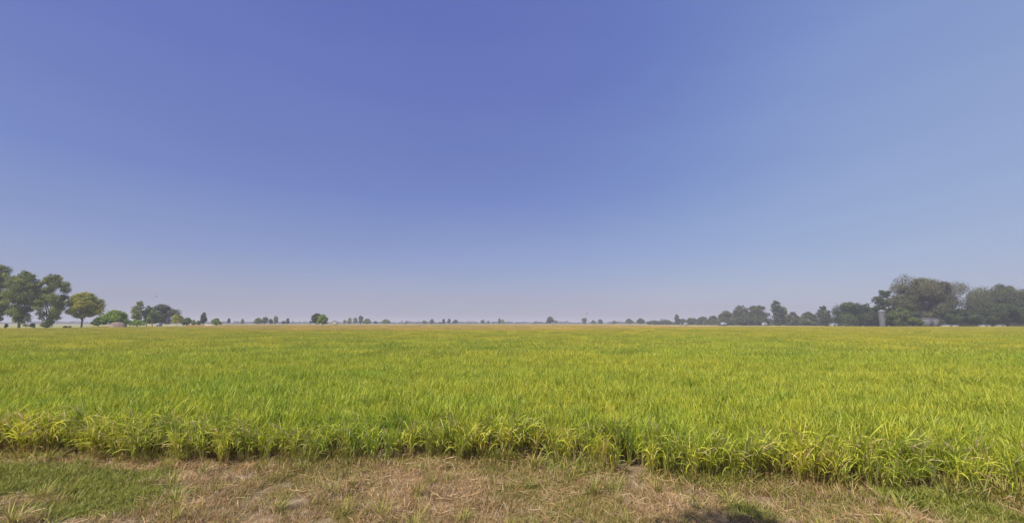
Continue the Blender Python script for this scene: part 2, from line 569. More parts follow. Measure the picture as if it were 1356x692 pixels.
def verge():
    # ground strip with real lumps, one sheet from beside the camera to just inside the crop
    xs = np.arange(-34, 30.01, 0.12); ys = np.linspace(0, 1, 90)
    X, T = np.meshgrid(xs, ys)
    y0 = -6.0
    Y = y0 + (edge_y(X) + 0.9 - y0) * T ** 0.7
    Z = 0.02 + verge_height(X, Y) + 0.012 * vnoise(X, Y, 9, 14.0)
    Z -= 0.0 * X
    fade = np.clip((edge_y(X) + 0.1 - Y) / 0.9, 0, 1)
    Z = Z * fade + 0.006
    nx, ny = len(xs), len(ys)
    i = (np.arange(ny - 1)[:, None] * nx + np.arange(nx - 1)[None, :])
    Q = np.stack([i, i + 1, i + 1 + nx, i + nx], -1).reshape(-1)
    m = surface_mat('verge_soil', [(0.30, (0.09, 0.068, 0.038)), (0.48, (0.19, 0.14, 0.08)), (0.62, (0.33, 0.245, 0.155)), (0.75, (0.15, 0.135, 0.06))], 3.0, 0.02, 40.0, 0.95)
    me = mesh_from('verge', np.stack([X, Y, Z], -1).reshape(-1, 3), Q, 4, m)
    me.shade_smooth()
    tag(obj('verge', me), 'bare trodden earth strip beside the crop', 'ground', kind='structure')

    mat = verge_plant_material()
    kinds = ['green'] * 4 + ['olive'] * 4 + ['dry'] * 4 + ['tall'] * 3 + ['litter'] * 5
    src = [tuft(k).mesh('tuft_%s_%d' % (k, i), mat) for i, k in enumerate(kinds)]
    rngs = {'green': (0, 4), 'olive': (4, 8), 'dry': (8, 12), 'tall': (12, 15), 'litter': (15, 20)}
    A = []
    n = 84000
    x = rng.uniform(-17, 15, n); y = rng.uniform(2.6, 8.9, n)
    ey_ = edge_y(x)
    keep = (y < ey_ + 0.25) & (np.abs(x) < 1.35 * y + 2)
    x, y = x[keep], y[keep]; n = len(x)
    d = edge_y(x) - y
    green = np.zeros(n)
    def blob(px, py, rx, ry, amp):
        nonlocal green
        c = ground(px, py)
        green = np.maximum(green, amp * np.exp(-((x - c[0]) / rx) ** 2 - ((y - c[1]) / ry) ** 2))
    blob(10, 642, 2.2, 0.75, 1.0); blob(90, 635, 1.6, 0.5, 0.9); blob(40, 680, 1.6, 0.3, 0.55); blob(120, 660, 1.3, 0.3, 0.7); blob(195, 634, 0.42, 0.28, 1.0); blob(-150, 640, 2.5, 0.8, 1.0)
    blob(170, 662, 0.8, 0.3, 0.55); blob(1210, 668, 1.0, 0.4, 0.6); blob(1290, 690, 0.8, 0.4, 0.5); blob(750, 625, 1.0, 0.3, 0.45); blob(930, 642, 0.8, 0.3, 0.4); blob(420, 615, 0.7, 0.25, 0.35)
    blob(1000, 685, 0.5, 0.3, 0.6)
    nz = vnoise(x, y, 21, 2.2)
    g = green + 0.22 * nz
    olive = 0.42 + 0.55 * vnoise(x, y, 22, 1.6) + np.where(x > -3.8, 0.5, -0.25) * np.exp(-(d / 0.8) ** 2)
    bare = vnoise(x, y, 23, 1.9) + 0.7 * np.exp(-((x - ground(60, 692)[0]) / 3) ** 2 - ((y - 5.0) / 0.35) ** 2) + np.where((x > -6) & (x < -2.2), 0.35, 0)
    u = rng.random(n)
    kd = np.where(g > 0.5, 0, np.where((g > 0.28) & (u < 0.5), 0, -1))
    kd = np.where((kd < 0) & (u < olive * 0.85), 1, kd)
    kd = np.where((kd < 0) & (u > 0.80), 4, kd)
    kd = np.where(kd < 0, 2, kd)
    kd = np.where((kd == 4) & (g > 0.4), 0, kd)
    tl = (rng.random(n) < 0.012) | ((d < 0.15) & (rng.random(n) < 0.07))
    kd = np.where(tl, 3, kd)
    drop = (rng.random(n) < np.clip((bare + 0.1) * 1.1, 0.0, 0.8)) & (kd != 0)
    drop |= (vnoise(x, y, 31, 7.0) > 0.32) & (rng.random(n) < 0.75)
    x, y, kd, d = x[~drop], y[~drop], kd[~drop], d[~drop]; n = len(x)
    names = ['green', 'olive', 'dry', 'tall', 'litter']
    idx = np.zeros(n, int)
    for k, nm in enumerate(names):
        mk = kd == k
        a, b = rngs[nm]
        idx[mk] = rng.integers(a, b, mk.sum())
    sc = rng.uniform(0.6, 1.35, n) * (1 + 0.7 * (x > -3.8) * np.exp(-(d / 0.45) ** 2))
    ey_ = edge_y(x)
    fade = np.clip((ey_ + 0.1 - y) / 0.9, 0, 1)
    z = (0.02 + verge_height(x, y)) * fade + 0.006
    scatter('verge_grass', np.stack([x, y, z], 1), np.stack([rng.normal(0, 0.06, n), rng.normal(0, 0.06, n), rng.uniform(0, 6.283, n)], 1),
            np.stack([sc, sc, sc], 1), idx, src, 'short green and dry grass with straw litter in front of the crop', 'grass')

# ------------------------------------------------------------------ trees
FOL = {
    'bushgreen': ((0.170, 0.205, 0.050), (0.075, 0.100, 0.032)),
    'euc':    ((0.300, 0.330, 0.065), (0.150, 0.185, 0.048)),
    'green':  ((0.250, 0.310, 0.035), (0.100, 0.145, 0.025)),
    'yellow': ((0.460, 0.430, 0.050), (0.270, 0.290, 0.040)),
    'bright': ((0.320, 0.440, 0.020), (0.150, 0.250, 0.020)),
    'dark':   ((0.105, 0.130, 0.040), (0.050, 0.068, 0.026)),
    'grey':   ((0.175, 0.185, 0.080), (0.070, 0.080, 0.042)),
    'brown':  ((0.180, 0.180, 0.075), (0.075, 0.082, 0.043)),
}
PROFILE = {   # t (0 crown foot .. 1 top) -> half width factor
    'tall':   ([0, .12, .35, .6, .82, 1], [.35, .5, .85, 1, .8, .3]),
    'round':  ([0, .2, .5, .8, 1], [.7, .95, 1, .85, .4]),
    'dome':   ([0, .3, .6, .85, 1], [1, 1, .88, .6, .25]),
    'column': ([0, .3, .6, .85, 1], [.6, 1, .9, .7, .3]),
    'spread': ([0, .25, .5, .8, 1], [.55, .85, 1, .85, .45]),
    'bush':   ([0, .4, .75, 1], [.95, 1, .75, .35]),
    'open':   ([0, .2, .5, .75, 1], [.35, .8, 1, .8, .4]),
}
fol_mat = foliage_material()
bark_mat = surface_mat('bark', [(0.3, (0.10, 0.075, 0.055)), (0.7, (0.24, 0.20, 0.16))], 2.0, 0.03, 8.0, 0.9, (1, 1, 0.3))
pale_bark = surface_mat('pale_bark', [(0.3, (0.34, 0.30, 0.24)), (0.7, (0.55, 0.50, 0.42))], 2.0, 0.02, 8.0, 0.9, (1, 1, 0.3))

def tube(V, Fq, p0, p1, r0, r1, bend=0.0, sides=6, segs=4):
    p0, p1 = np.array(p0, float), np.array(p1, float)
    d = p1 - p0
    L = np.linalg.norm(d) + 1e-9
    d /= L
    a = np.cross(d, [0.3, 0.9, 0.1]); a /= np.linalg.norm(a)
    b = np.cross(d, a)
    off = (a * rng.normal() + b * rng.normal()) * bend * L
    start = len(V)
    for k in range(segs + 1):
        t = k / segs
        c = p0 + d * L * t + off * math.sin(math.pi * t)
        r = r0 * (1 - t) + r1 * t
        for j in range(sides):
            an = 2 * math.pi * j / sides
            V.append(c + (a * math.cos(an) + b * math.sin(an)) * r)
    for k in range(segs):
        for j in range(sides):
            i0 = start + k * sides + j; i1 = start + k * sides + (j + 1) % sides
            Fq.extend([i0, i1, i1 + sides, i0 + sides])
    # end cap as collapsed quad is not needed: tips end inside leaves

def make_tree(name, label, px, top, hw, foot, Y, shape, fol, cat='tree', group=None, bark=None, dens=1.0, geo=None, off=(0.0, 0.0), seed=None, clear=None, lobes=None, holes=0.0):
    """px,top,hw,foot: crown centre column, top row, half width and foot row in the photo; Y: distance in metres"""
    global rng
    old = rng
    rng = np.random.default_rng(seed if seed is not None else abs(hash((px, top))) % 99991)
    mid = at(px, (top + foot) / 2, Y)
    X = mid[0]
    ztop = at(px, top, Y)[2]
    zfoot = max(0.15, at(px, foot, Y)[2])
    R = abs(at(px + hw, (top + foot) / 2, Y)[0] - at(px - hw, (top + foot) / 2, Y)[0]) / 2
    if geo:
        X, Y0, R, ztop, zfoot, gleaf = geo
    root = thing(name, label, cat, (X, Y0 if geo else Y, 0), group)
    Hc = ztop - zfoot
    pix = Y / F * 1356 / 1024.0       # metres per rendered pixel at that distance
    leaf = gleaf if geo else max(0.30, 0.95 * pix)
    tp, wp = PROFILE[shape]
    big = R > 4 * leaf
    # clumps of foliage
    base_r = max(min(R, Hc) * 0.23, leaf * 1.1)
    ncl = int(np.clip(2.9 * R * Hc / (base_r ** 2), 6, 96) * (1 if big else .8))
    cl = []
    for k in range(ncl):
        t = rng.random() ** 0.9
        w = np.interp(t, tp, wp)
        w *= rng.uniform(0.82, 1.1)
        a = rng.uniform(0, 6.283)
        rr = math.sqrt(rng.random()) if k % 3 else 0.85 + 0.15 * rng.random()
        r = base_r * rng.uniform(0.5, 1.45) * (0.55 + 0.45 * w)
        rad = max(0.0, R * w - r * 0.75) * rr
        z = zfoot + r * 0.7 + t * max(0.05, Hc - r * 1.45)
        cl.append((math.cos(a) * rad + R * 0.05 * rng.normal(), math.sin(a) * rad * 0.85, z, r))
    if lobes:
        for (lx, lz, lr) in lobes:
            cl.append((lx * R, rng.normal() * R * 0.2, zfoot + lz * Hc, lr * R))
    # trunk and limbs
    cl = [(c[0] + off[0], c[1] + off[1], c[2], c[3]) for c in cl]
    V, Fq = [], []
    r0 = max(0.05, 0.014 * ztop + 0.03)
    if R > 5: r0 *= 1.3
    zt = zfoot + Hc * 0.30
    lean = rng.normal(0, 0.02) * ztop
    tube(V, Fq, (0, 0, -0.1), (lean + off[0] * .75, off[1] * .75, zt), r0, r0 * 0.6, 0.02, 7, 5)
    order = sorted(range(len(cl)), key=lambda k: -cl[k][3])
    for k in order[:min(len(cl), 16 if big else 4)]:
        c = cl[k]
        zs = rng.uniform(max(0.3, zfoot * 0.7), zt)
        fr = zs / zt
        tube(V, Fq, ((lean + off[0] * .75) * fr, off[1] * .75 * fr, zs), (c[0], c[1], max(c[2], zs + .1)), r0 * 0.38, r0 * 0.1, 0.08, 5, 3)
    me = mesh_from(name + '_trunk', np.array(V), np.array(Fq), 4, bark or bark_mat)
    me.shade_smooth()
    obj('trunk', me, root)
    # leaves
    ca, cb = (np.array(c) for c in FOL[fol])
    Vs, Cs = [], []
    for (cx, cy, cz, r) in cl:
        n = int(np.clip(22 * (r / leaf) ** 2, 24, 1500) * dens)
        u = rng.normal(size=(n, 3)); u /= np.linalg.norm(u, axis=1)[:, None]
        rr = r * (0.35 + 0.65 * rng.random(n) ** 0.45) * (1 + 0.28 * rng.normal(size=n) * 0.6)
        sq = rng.uniform(0.65, 0.9)
        c = np.array([cx, cy, cz]) + u * rr[:, None] * np.array([1, 1, sq])
        c[:, 2] = np.maximum(c[:, 2], 0.12)
        nr = u * 0.7 + rng.normal(size=(n, 3)) * 0.6 + np.array([0, 0, 0.25])
        nr /= np.linalg.norm(nr, axis=1)[:, None]
        a = np.cross(nr, rng.normal(size=(n, 3))); a /= np.linalg.norm(a, axis=1)[:, None]
        b = np.cross(nr, a)
        sz = leaf * rng.uniform(0.5, 1.1, (n, 1)) * 0.62
        asp = rng.uniform(0.45, 0.9, (n, 1))
        q = np.stack([c - a * sz, c + b * sz * asp, c + a * sz, c - b * sz * asp], 1)
        Vs.append(q.reshape(-1, 3))
        f = rng.random()
        base = ca * (1 - f) + cb * f
        cc = base[None, :] * rng.uniform(0.75, 1.25, (n, 1))
        if fol == 'brown':
            k = rng.random(n) < 0.16 * (cz > zfoot + 0.55 * Hc); cc[k] = np.array([0.22, 0.16, 0.10])
        Cs.append(np.repeat(cc, 4, 0))
    V = np.concatenate(Vs)
    me = mesh_from(name + '_crown', V, np.arange(len(V)), 4, fol_mat, np.concatenate(Cs))
    obj('crown', me, root)
    rng = old
    return root

def trees():
    T = make_tree
    gl = 'tall trees in a row at the left'
    T('eucalyptus_tree', 'tallest leafy tree, cut off by the left edge of the picture', -6, 350, 27, 432, 172, 'tall', 'euc', group=gl, seed=1, lobes=[(.6, .35, .35), (.7, .75, .3)])
    T('eucalyptus_tree', 'tall leafy tree narrowing downwards, second from the left edge', 31, 358, 22, 433, 170, 'tall', 'euc', group=gl, seed=2, lobes=[(0.5, .6, .4), (-.6, .7, .35)])
    T('eucalyptus_tree', 'tall full tree with ragged right side, just left of the round yellowish tree', 67, 362, 22, 433, 173, 'tall', 'euc', group=gl, seed=3, lobes=[(-.7, .5, .4), (.75, .55, .3), (.6, .3, .3)])
    T('broadleaf_tree', 'round yellowish green tree on a thin bare trunk', 112, 386, 22, 423, 178, 'open', 'yellow', group=gl, seed=4, lobes=[(-.85, .3, .25), (.8, .3, .3)])
    T('bush', 'small dark upright bush between the two tall trees at the left', 43, 427, 3.2, 434, 165, 'bush', 'dark', cat='bush', seed=5)
    T('bush', 'narrow dark bush at the foot of the leftmost trees', 8, 428, 2.2, 434, 163, 'bush', 'dark', cat='bush', seed=6)
    T('bush', 'low dark bush in the open grass left of the thin trunk', 87, 431, 2.5, 434, 168, 'bush', 'dark', cat='bush', seed=7)
    T('bush', 'tiny dark bush beside the low one in the open grass', 92.5, 431.3, 1.5, 434, 168, 'bush', 'brown', cat='bush', seed=8)
    T('round_tree', 'domed bright green tree standing over the straw heap', 153, 410, 18, 431, 192, 'bush', 'bright', seed=9)
    T('bush', 'dull green bush pressed against the left of the domed tree', 131, 419, 9, 431, 196, 'bush', 'green', cat='bush', seed=10)
    T('slender_tree', 'slim airy grey-green tree right of the domed tree', 183, 398, 9.5, 426, 235, 'open', 'euc', seed=11, dens=.75)
    T('slender_tree', 'lower airy tree touching the right of the slim grey-green one', 196, 404, 7, 428, 238, 'open', 'euc', seed=12, dens=.7)
    T('bush', 'low bright green bush below the slim airy tree', 183, 423, 10, 431, 225, 'bush', 'bright', cat='bush', seed=13)
    T('spreading_tree', 'broad grey-green spreading tree, largest of the cluster by the white hut', 213, 402, 20, 429, 250, 'dome', 'grey', seed=14, lobes=[(.8, .55, .3)])
    T('broadleaf_tree', 'darker green tree in front of the left of the broad grey-green one', 203, 411, 9, 429, 238, 'round', 'green', seed=15)
    T('broadleaf_tree', 'yellow-green tree with pale trunk at the right of the cluster by the white hut', 235, 416, 8.5, 428, 240, 'round', 'yellow', seed=16, bark=pale_bark)
    T('broadleaf_tree', 'small dark tree behind the right of the yellow-green tree with pale trunk', 248, 420, 6, 430, 260, 'dome', 'green', seed=17)
    T('bush', 'low bush left of the dark narrow column-shaped tree', 256, 423, 3, 430, 270, 'bush', 'euc', cat='bush', seed=18)
    T('bush', 'low bush touching the foot of the dark narrow column-shaped tree', 262.5, 424, 3.5, 430, 270, 'bush', 'green', cat='bush', seed=19)
    T('column_tree', 'dark narrow column-shaped tree left of the small round green tree', 269.5, 413.5, 4.6, 429, 290, 'column', 'dark', seed=20)
    T('round_tree', 'small round fresh green tree beside the pale earth mound', 286, 421, 7, 430, 290, 'dome', 'bright', seed=21)
    T('column_tree', 'thin dark tree just right of the small round fresh green tree', 303, 421, 1.8, 428.5, 430, 'column', 'dark', seed=22)
    T('column_tree', 'thin grey-green tree alone, halfway from the fresh green tree to the four-tree clump', 321, 422, 2.2, 428.5, 470, 'column', 'euc', seed=23)
    g = 'clump of four distant trees left of the lone tree'
    T('broadleaf_tree', 'leftmost and broadest of the clump left of the lone tree', 342, 420.5, 6, 428.5, 450, 'dome', 'green', group=g, seed=24)
    T('broadleaf_tree', 'second of the clump left of the lone tree', 351, 419, 3.8, 428.5, 460, 'round', 'euc', group=g, seed=25)
    T('broadleaf_tree', 'third and lowest of the clump left of the lone tree', 358.5, 422, 3.5, 428.5, 455, 'dome', 'dark', group=g, seed=26)
    T('column_tree', 'rightmost and tallest of the clump left of the lone tree', 365, 418, 3.2, 428.5, 460, 'column', 'euc', group=g, seed=27)
    T('bush', 'low bush at the left foot of the narrow tree nearest left of the lone tree', 375.5, 424.5, 3, 428.5, 470, 'bush', 'dark', cat='bush', seed=28)
    T('column_tree', 'narrow dark tree nearest left of the lone tree', 381, 421, 2.4, 428.5, 470, 'column', 'dark', seed=29)
    T('broadleaf_tree', 'dark green round half of the lone pair of trees in the golden plot', 420, 414.5, 7.5, 428.5, 286, 'round', 'dark', seed=30)
    T('broadleaf_tree', 'vivid light green tree in front of the dark one in the golden plot', 427, 415.5, 7.4, 429, 280, 'round', 'bright', seed=31, lobes=[(.8, .6, .25)])
    T('column_tree', 'faint thin tree close behind the left of the lone pair', 411, 424, 1.7, 428.5, 620, 'column', 'grey', seed=32)
    T('broadleaf_tree', 'small tree behind the thatched shelter right of the lone pair', 443, 424, 2.8, 428.3, 620, 'dome', 'green', seed=33)
    g = 'line of distant trees right of the lone pair'
    for (px, top, hw, sh, f, lab) in [
        (456, 423, 1.8, 'column', 'euc', 'first and thinnest of the tree line right of the lone pair'),
        (463, 420.5, 3.4, 'column', 'euc', 'second of the tree line right of the lone pair'),
        (470.5, 420, 3.0, 'round', 'euc', 'third of the tree line right of the lone pair'),
        (477.5, 417.5, 3.4, 'tall', 'dark', 'tallest tree of the line right of the lone pair'),
        (486, 421.5, 5.6, 'dome', 'green', 'wide low tree touching the tallest of the line right of the lone pair'),
        (497.5, 424.3, 2.8, 'dome', 'dark', 'small low tree between two wide ones right of the lone pair'),
        (511, 422.5, 6.0, 'dome', 'euc', 'wide flat tree ending the line right of the lone pair')]:
        T('distant_tree', lab, px, top, hw, 428.4, 600, sh, f, group=g, seed=int(px))
    g = 'scattered small trees along the middle of the horizon'
    for (px, top, hw, sh, f, Y, lab) in [
        (538, 426, 2.2, 'dome', 'dark', 800, 'tiny dark tree alone, first right of the wide flat tree'),
        (562, 424, 4.2, 'dome', 'green', 700, 'low rounded tree with the forked dark tree on its right'),
        (572, 422.2, 3.2, 'open', 'dark', 700, 'small forked dark tree beside the low rounded one'),
        (587.5, 421.5, 2.3, 'column', 'dark', 720, 'left and thinnest of the trio left of the picture centre'),
        (594.5, 421.2, 2.6, 'tall', 'dark', 720, 'middle tree of the trio left of the picture centre'),
        (603, 423, 4.6, 'dome', 'dark', 720, 'right and broadest of the trio left of the picture centre'),
        (584, 426, 4.0, 'bush', 'grey', 725, 'low scrub tree at the left foot of the trio'),
        (639.5, 423, 3.0, 'round', 'dark', 800, 'small dark tree with a smaller tree close on its right'),
        (646.5, 424.3, 2.1, 'dome', 'grey', 820, 'smaller faint tree close right of a dark one'),
        (661.5, 421.2, 2.3, 'tall', 'dark', 800, 'taller of the joined pair just left of the picture centre'),
        (665.5, 422.6, 2.4, 'tall', 'euc', 800, 'lower of the joined pair just left of the picture centre'),
        (708.5, 425, 2.6, 'dome', 'grey', 900, 'faint low tree left of the white-walled shed'),
        (736.5, 423.5, 2.0, 'column', 'grey', 760, 'thin tree on the right of the dark tree by the white-walled shed'),
        (728.5, 418.6, 5.4, 'dome', 'dark', 640, 'rounded dark tree beside the white-walled shed'),
        (774, 420, 4.2, 'tall', 'grey', 760, 'hazy tree at the foot of the thin mast'),
        (785.5, 423.5, 3.0, 'dome', 'grey', 780, 'low hazy tree just right of the thin mast'),
        (795, 422.5, 3.8, 'round', 'grey', 780, 'higher hazy tree second right of the thin mast'),
        (813, 424.2, 4.0, 'dome', 'grey', 800, 'low hazy tree third right of the thin mast'),
        (833, 421.5, 5.6, 'dome', 'grey', 700, 'wide hazy tree left of the dark dome-shaped one'),
        (848, 421, 6.4, 'dome', 'dark', 640, 'dark dome-shaped tree where the right-hand wood begins')]:
        T('distant_tree', lab, px, top, hw, 428.4, Y, sh, f, group=g, seed=int(px))
    g = 'trees of the low wood running towards the right'
    for (px, top, hw, sh, f, Y, lab) in [
        (866, 424, 9, 'bush', 'dark', 620, 'low tree at the thin left end of the right-hand wood'),
        (882, 423, 8, 'bush', 'grey', 610, 'low grey tree left of the thin spike-topped one'),
        (896.5, 415.8, 2.8, 'tall', 'dark', 590, 'thin spike-topped tree above the low wood'),
        (903, 421.5, 8, 'bush', 'dark', 590, 'low tree under the right of the thin spike-topped one'),
        (917, 420, 9, 'bush', 'grey', 560, 'low broad tree second right of the spike-topped one'),
        (931, 419, 8, 'bush', 'dark', 540, 'low broad tree third right of the spike-topped one'),
        (945, 417, 7.5, 'bush', 'grey', 520, 'low tree just left of the pale tin roof'),
        (962, 411, 11, 'bush', 'grey', 460, 'sloping grey tree standing over the pale tin roof'),
        (983, 403.5, 11, 'spread', 'brown', 440, 'rounded brownish tree left in the high middle block of the wood'),
        (1003, 403.8, 13, 'spread', 'grey', 430, 'flat-topped grey tree right in the high middle block of the wood'),
        (993, 414, 18, 'bush', 'dark', 425, 'dark understorey tree below the high middle block of the wood'),
        (1029, 397, 9, 'tall', 'dark', 420, 'tall dark upright tree standing free above the wood'),
        (1038, 405, 6, 'open', 'euc', 424, 'airy bluish tree against the right side of the tall upright one'),
        (1051, 412.5, 7, 'bush', 'brown', 400, 'low brownish tree right of the tall upright one'),
        (1070, 412, 10, 'bush', 'grey', 380, 'low wide tree between the brownish and the boxy dark one'),
        (1091, 404.5, 8, 'round', 'dark', 360, 'boxy dark tree at the left of the great dark bush-like tree'),
        (1132, 399, 32, 'bush', 'dark', 300, 'great wide dark bush-like tree left of the pale tower')]:
        T('woodland_tree', lab, px, top, hw * (1.15 if top > 399.5 else 1.0), 430.5, Y, sh, f, group=g, seed=int(px) + 3)
    g = 'big trees at the right edge of the field'
    T('woodland_tree', 'medium dark tree rising just behind the pale tower', 1174, 383.5, 17, 428, 262, 'round', 'dark', group=g, seed=201)
    T('woodland_tree', 'highest tree on the right with brownish top and long right-hand boughs', 1224, 367, 38, 427, 250, 'spread', 'brown', group=g, seed=202, dens=1.0, lobes=[(.68, .72, .3), (-.2, .9, .35), (-.55, .75, .3), (.75, .45, .2)])
    T('bush', 'light green bush in front of the highest right-hand tree', 1192, 406, 17, 430, 238, 'dome', 'bushgreen', cat='bush', group=g, seed=203)
    T('woodland_tree', 'broad airy tree at the right edge of the picture', 1330, 374, 44, 427, 246, 'spread', 'grey', group=g, seed=204, lobes=[(-.85, .45, .3), (-.5, .6, .3), (-.9, .35, .25)])
    T('woodland_tree', 'low dark dense tree between the grey wall and the broad airy tree', 1270, 408, 28, 430.5, 240, 'bush', 'dark', group=g, seed=205)
    T('woodland_tree', 'low dark dense tree beneath the broad airy tree at the right edge', 1330, 400, 34, 430.5, 236, 'bush', 'dark', group=g, seed=206)
    T('woodland_tree', 'dark tree cut off by the right edge of the picture', 1385, 388, 30, 430.5, 240, 'dome', 'dark', group=g, seed=207)
    T('bush', 'dark shrub at the foot of the pale tower', 1180, 418, 8, 431, 243, 'bush', 'dark', cat='bush', group=g, seed=208)
    T('bush', 'yellowish low bush left of the grey wall', 1215, 421, 8, 431, 238, 'bush', 'bushgreen', cat='bush', group=g, seed=209)

def scrub_belt():
    r = np.random.default_rng(78)
    Vs, Cs = [], []
    px = 872.0
    while px < 1480:
        Y = np.interp(px, [872, 960, 1060, 1150, 1480], [640, 470, 400, 300, 262]) * r.uniform(1.0, 1.06)
        hpx = np.interp(px, [872, 940, 1020, 1100, 1180, 1300, 1480], [4, 7, 11, 15, 18, 24, 26]) * r.uniform(0.5, 1.05)
        hw = r.uniform(2.5, 7)
        c0 = at(px, 427.5, Y)
        hh = hpx / F * Y; ww = hw / F * Y
        leaf = max(0.45, Y / F * 1.25)
        n = int(40 + 7.0 * (2 * ww * hh) / leaf ** 2)
        a = r.uniform(-1, 1, n); t = r.random(n) ** 0.8
        prof = np.clip(1 - a ** 2, 0.02, 1) ** 0.5 * (1 + 0.15 * r.normal(size=n))
        c = np.stack([c0[0] + a * ww, Y + r.uniform(-1, 1, n) * ww * 0.7, 0.2 + t * hh * prof], 1)
        nr = r.normal(size=(n, 3)) + np.array([0, -0.4, 0.5]); nr /= np.linalg.norm(nr, axis=1)[:, None]
        q1 = np.cross(nr, r.normal(size=(n, 3))); q1 /= np.linalg.norm(q1, axis=1)[:, None]
        q2 = np.cross(nr, q1)
        s_ = leaf * r.uniform(0.5, 1.1, (n, 1)) * 0.55
        Vs.append(np.stack([c - q1 * s_, c + q2 * s_ * 0.7, c + q1 * s_, c - q2 * s_ * 0.7], 1).reshape(-1, 3))
        base = np.array([[0.085, 0.10, 0.045]]) * r.uniform(0.6, 1.5)
        Cs.append(np.repeat(base * r.uniform(.7, 1.3, (n, 1)), 4, 0))
        px += hw * r.uniform(0.5, 1.1)
    V = np.concatenate(Vs)
    me = mesh_from('scrub', V, np.arange(len(V)), 4, fol_mat, np.concatenate(Cs))
    tag(obj('scrub', me), 'tangled scrub filling the ground between the trees of the right-hand wood', 'scrub', kind='stuff')

def far_treeline():
    r = np.random.default_rng(77)
    Vs, Cs = [], []
    px = -200.0
    while px < 1560:
        Y = 1150 + 180 * r.random()
        hpx = 1.8 + 1.8 * r.random() ** 2 + (1.2 if r.random() < 0.15 else 0)
        if 860 < px < 1356: hpx *= 1.5
        hw = 1.5 + 4 * r.random()
        c0 = at(px, 427.2, Y)
        hh = hpx / F * Y
        ww = hw / F * Y
        n = int(30 + 20 * hpx * hw)
        leaf = 1.7
        a = r.uniform(-1, 1, n); t = r.random(n)
        prof = np.sqrt(np.clip(1 - a ** 2, 0.05, 1))
        c = np.stack([c0[0] + a * ww, Y + r.uniform(-1, 1, n) * ww, 0.4 + t * hh * prof], 1)
        nr = r.normal(size=(n, 3)); nr /= np.linalg.norm(nr, axis=1)[:, None]
        q1 = np.cross(nr, r.normal(size=(n, 3))); q1 /= np.linalg.norm(q1, axis=1)[:, None]
        q2 = np.cross(nr, q1)
        s = leaf * r.uniform(0.5, 1.1, (n, 1)) * 0.6
        Vs.append(np.stack([c - q1 * s, c + q2 * s, c + q1 * s, c - q2 * s], 1).reshape(-1, 3))
        Cs.append(np.repeat(np.array([[0.07, 0.08, 0.05]]) * r.uniform(0.6, 1.5) * r.uniform(.8, 1.2, (n, 1)), 4, 0))
        px += hw * r.uniform(0.7, 1.5)
    V = np.concatenate(Vs)
    me = mesh_from('far_wood', V, np.arange(len(V)), 4, fol_mat, np.concatenate(Cs))
    tag(obj('far_wood', me), 'hazy far-off wood forming a low strip along the whole horizon', 'wood', kind='stuff')

# ------------------------------------------------------------------ solid small things
def box_v(V, Fq, x0, x1, y0, y1, z0, z1):
    s = len(V)
    for z in (z0, z1):
        for (x, y) in ((x0, y0), (x1, y0), (x1, y1), (x0, y1)):
            V.append((x, y, z))
    for f in ((0, 3, 2, 1), (4, 5, 6, 7), (0, 1, 5, 4), (1, 2, 6, 5), (2, 3, 7, 6), (3, 0, 4, 7)):
        Fq.extend(s + i for i in f)

def boxes(name, lst, mat, parent):
    V, Fq = [], []
    for b in lst:
        box_v(V, Fq, *b)
    return obj(name, mesh_from(name, np.array(V), np.array(Fq), 4, mat), parent)

def gable(name, w, d, z0, h, over, mat, parent, th=0.12):
    """gable roof, ridge along X, solid slabs"""
    V, Fq = [], []
    x0, x1 = -w / 2 - over, w / 2 + over
    y = d / 2 + over
    for sgn in (-1, 1):
        s = len(V)
        a = [(x0, sgn * y, z0), (x1, sgn * y, z0), (x1, 0, z0 + h), (x0, 0, z0 + h)]
        for dz in (0, th):
            V.extend([(p[0], p[1], p[2] + dz) for p in a])
        for f in ((0, 1, 2, 3), (4, 5, 6, 7), (0, 1, 5, 4), (1, 2, 6, 5), (2, 3, 7, 6), (3, 0, 4, 7)):
            Fq.extend(s + i for i in f)
    return obj(name, mesh_from(name, np.array(V), np.array(Fq), 4, mat), parent)

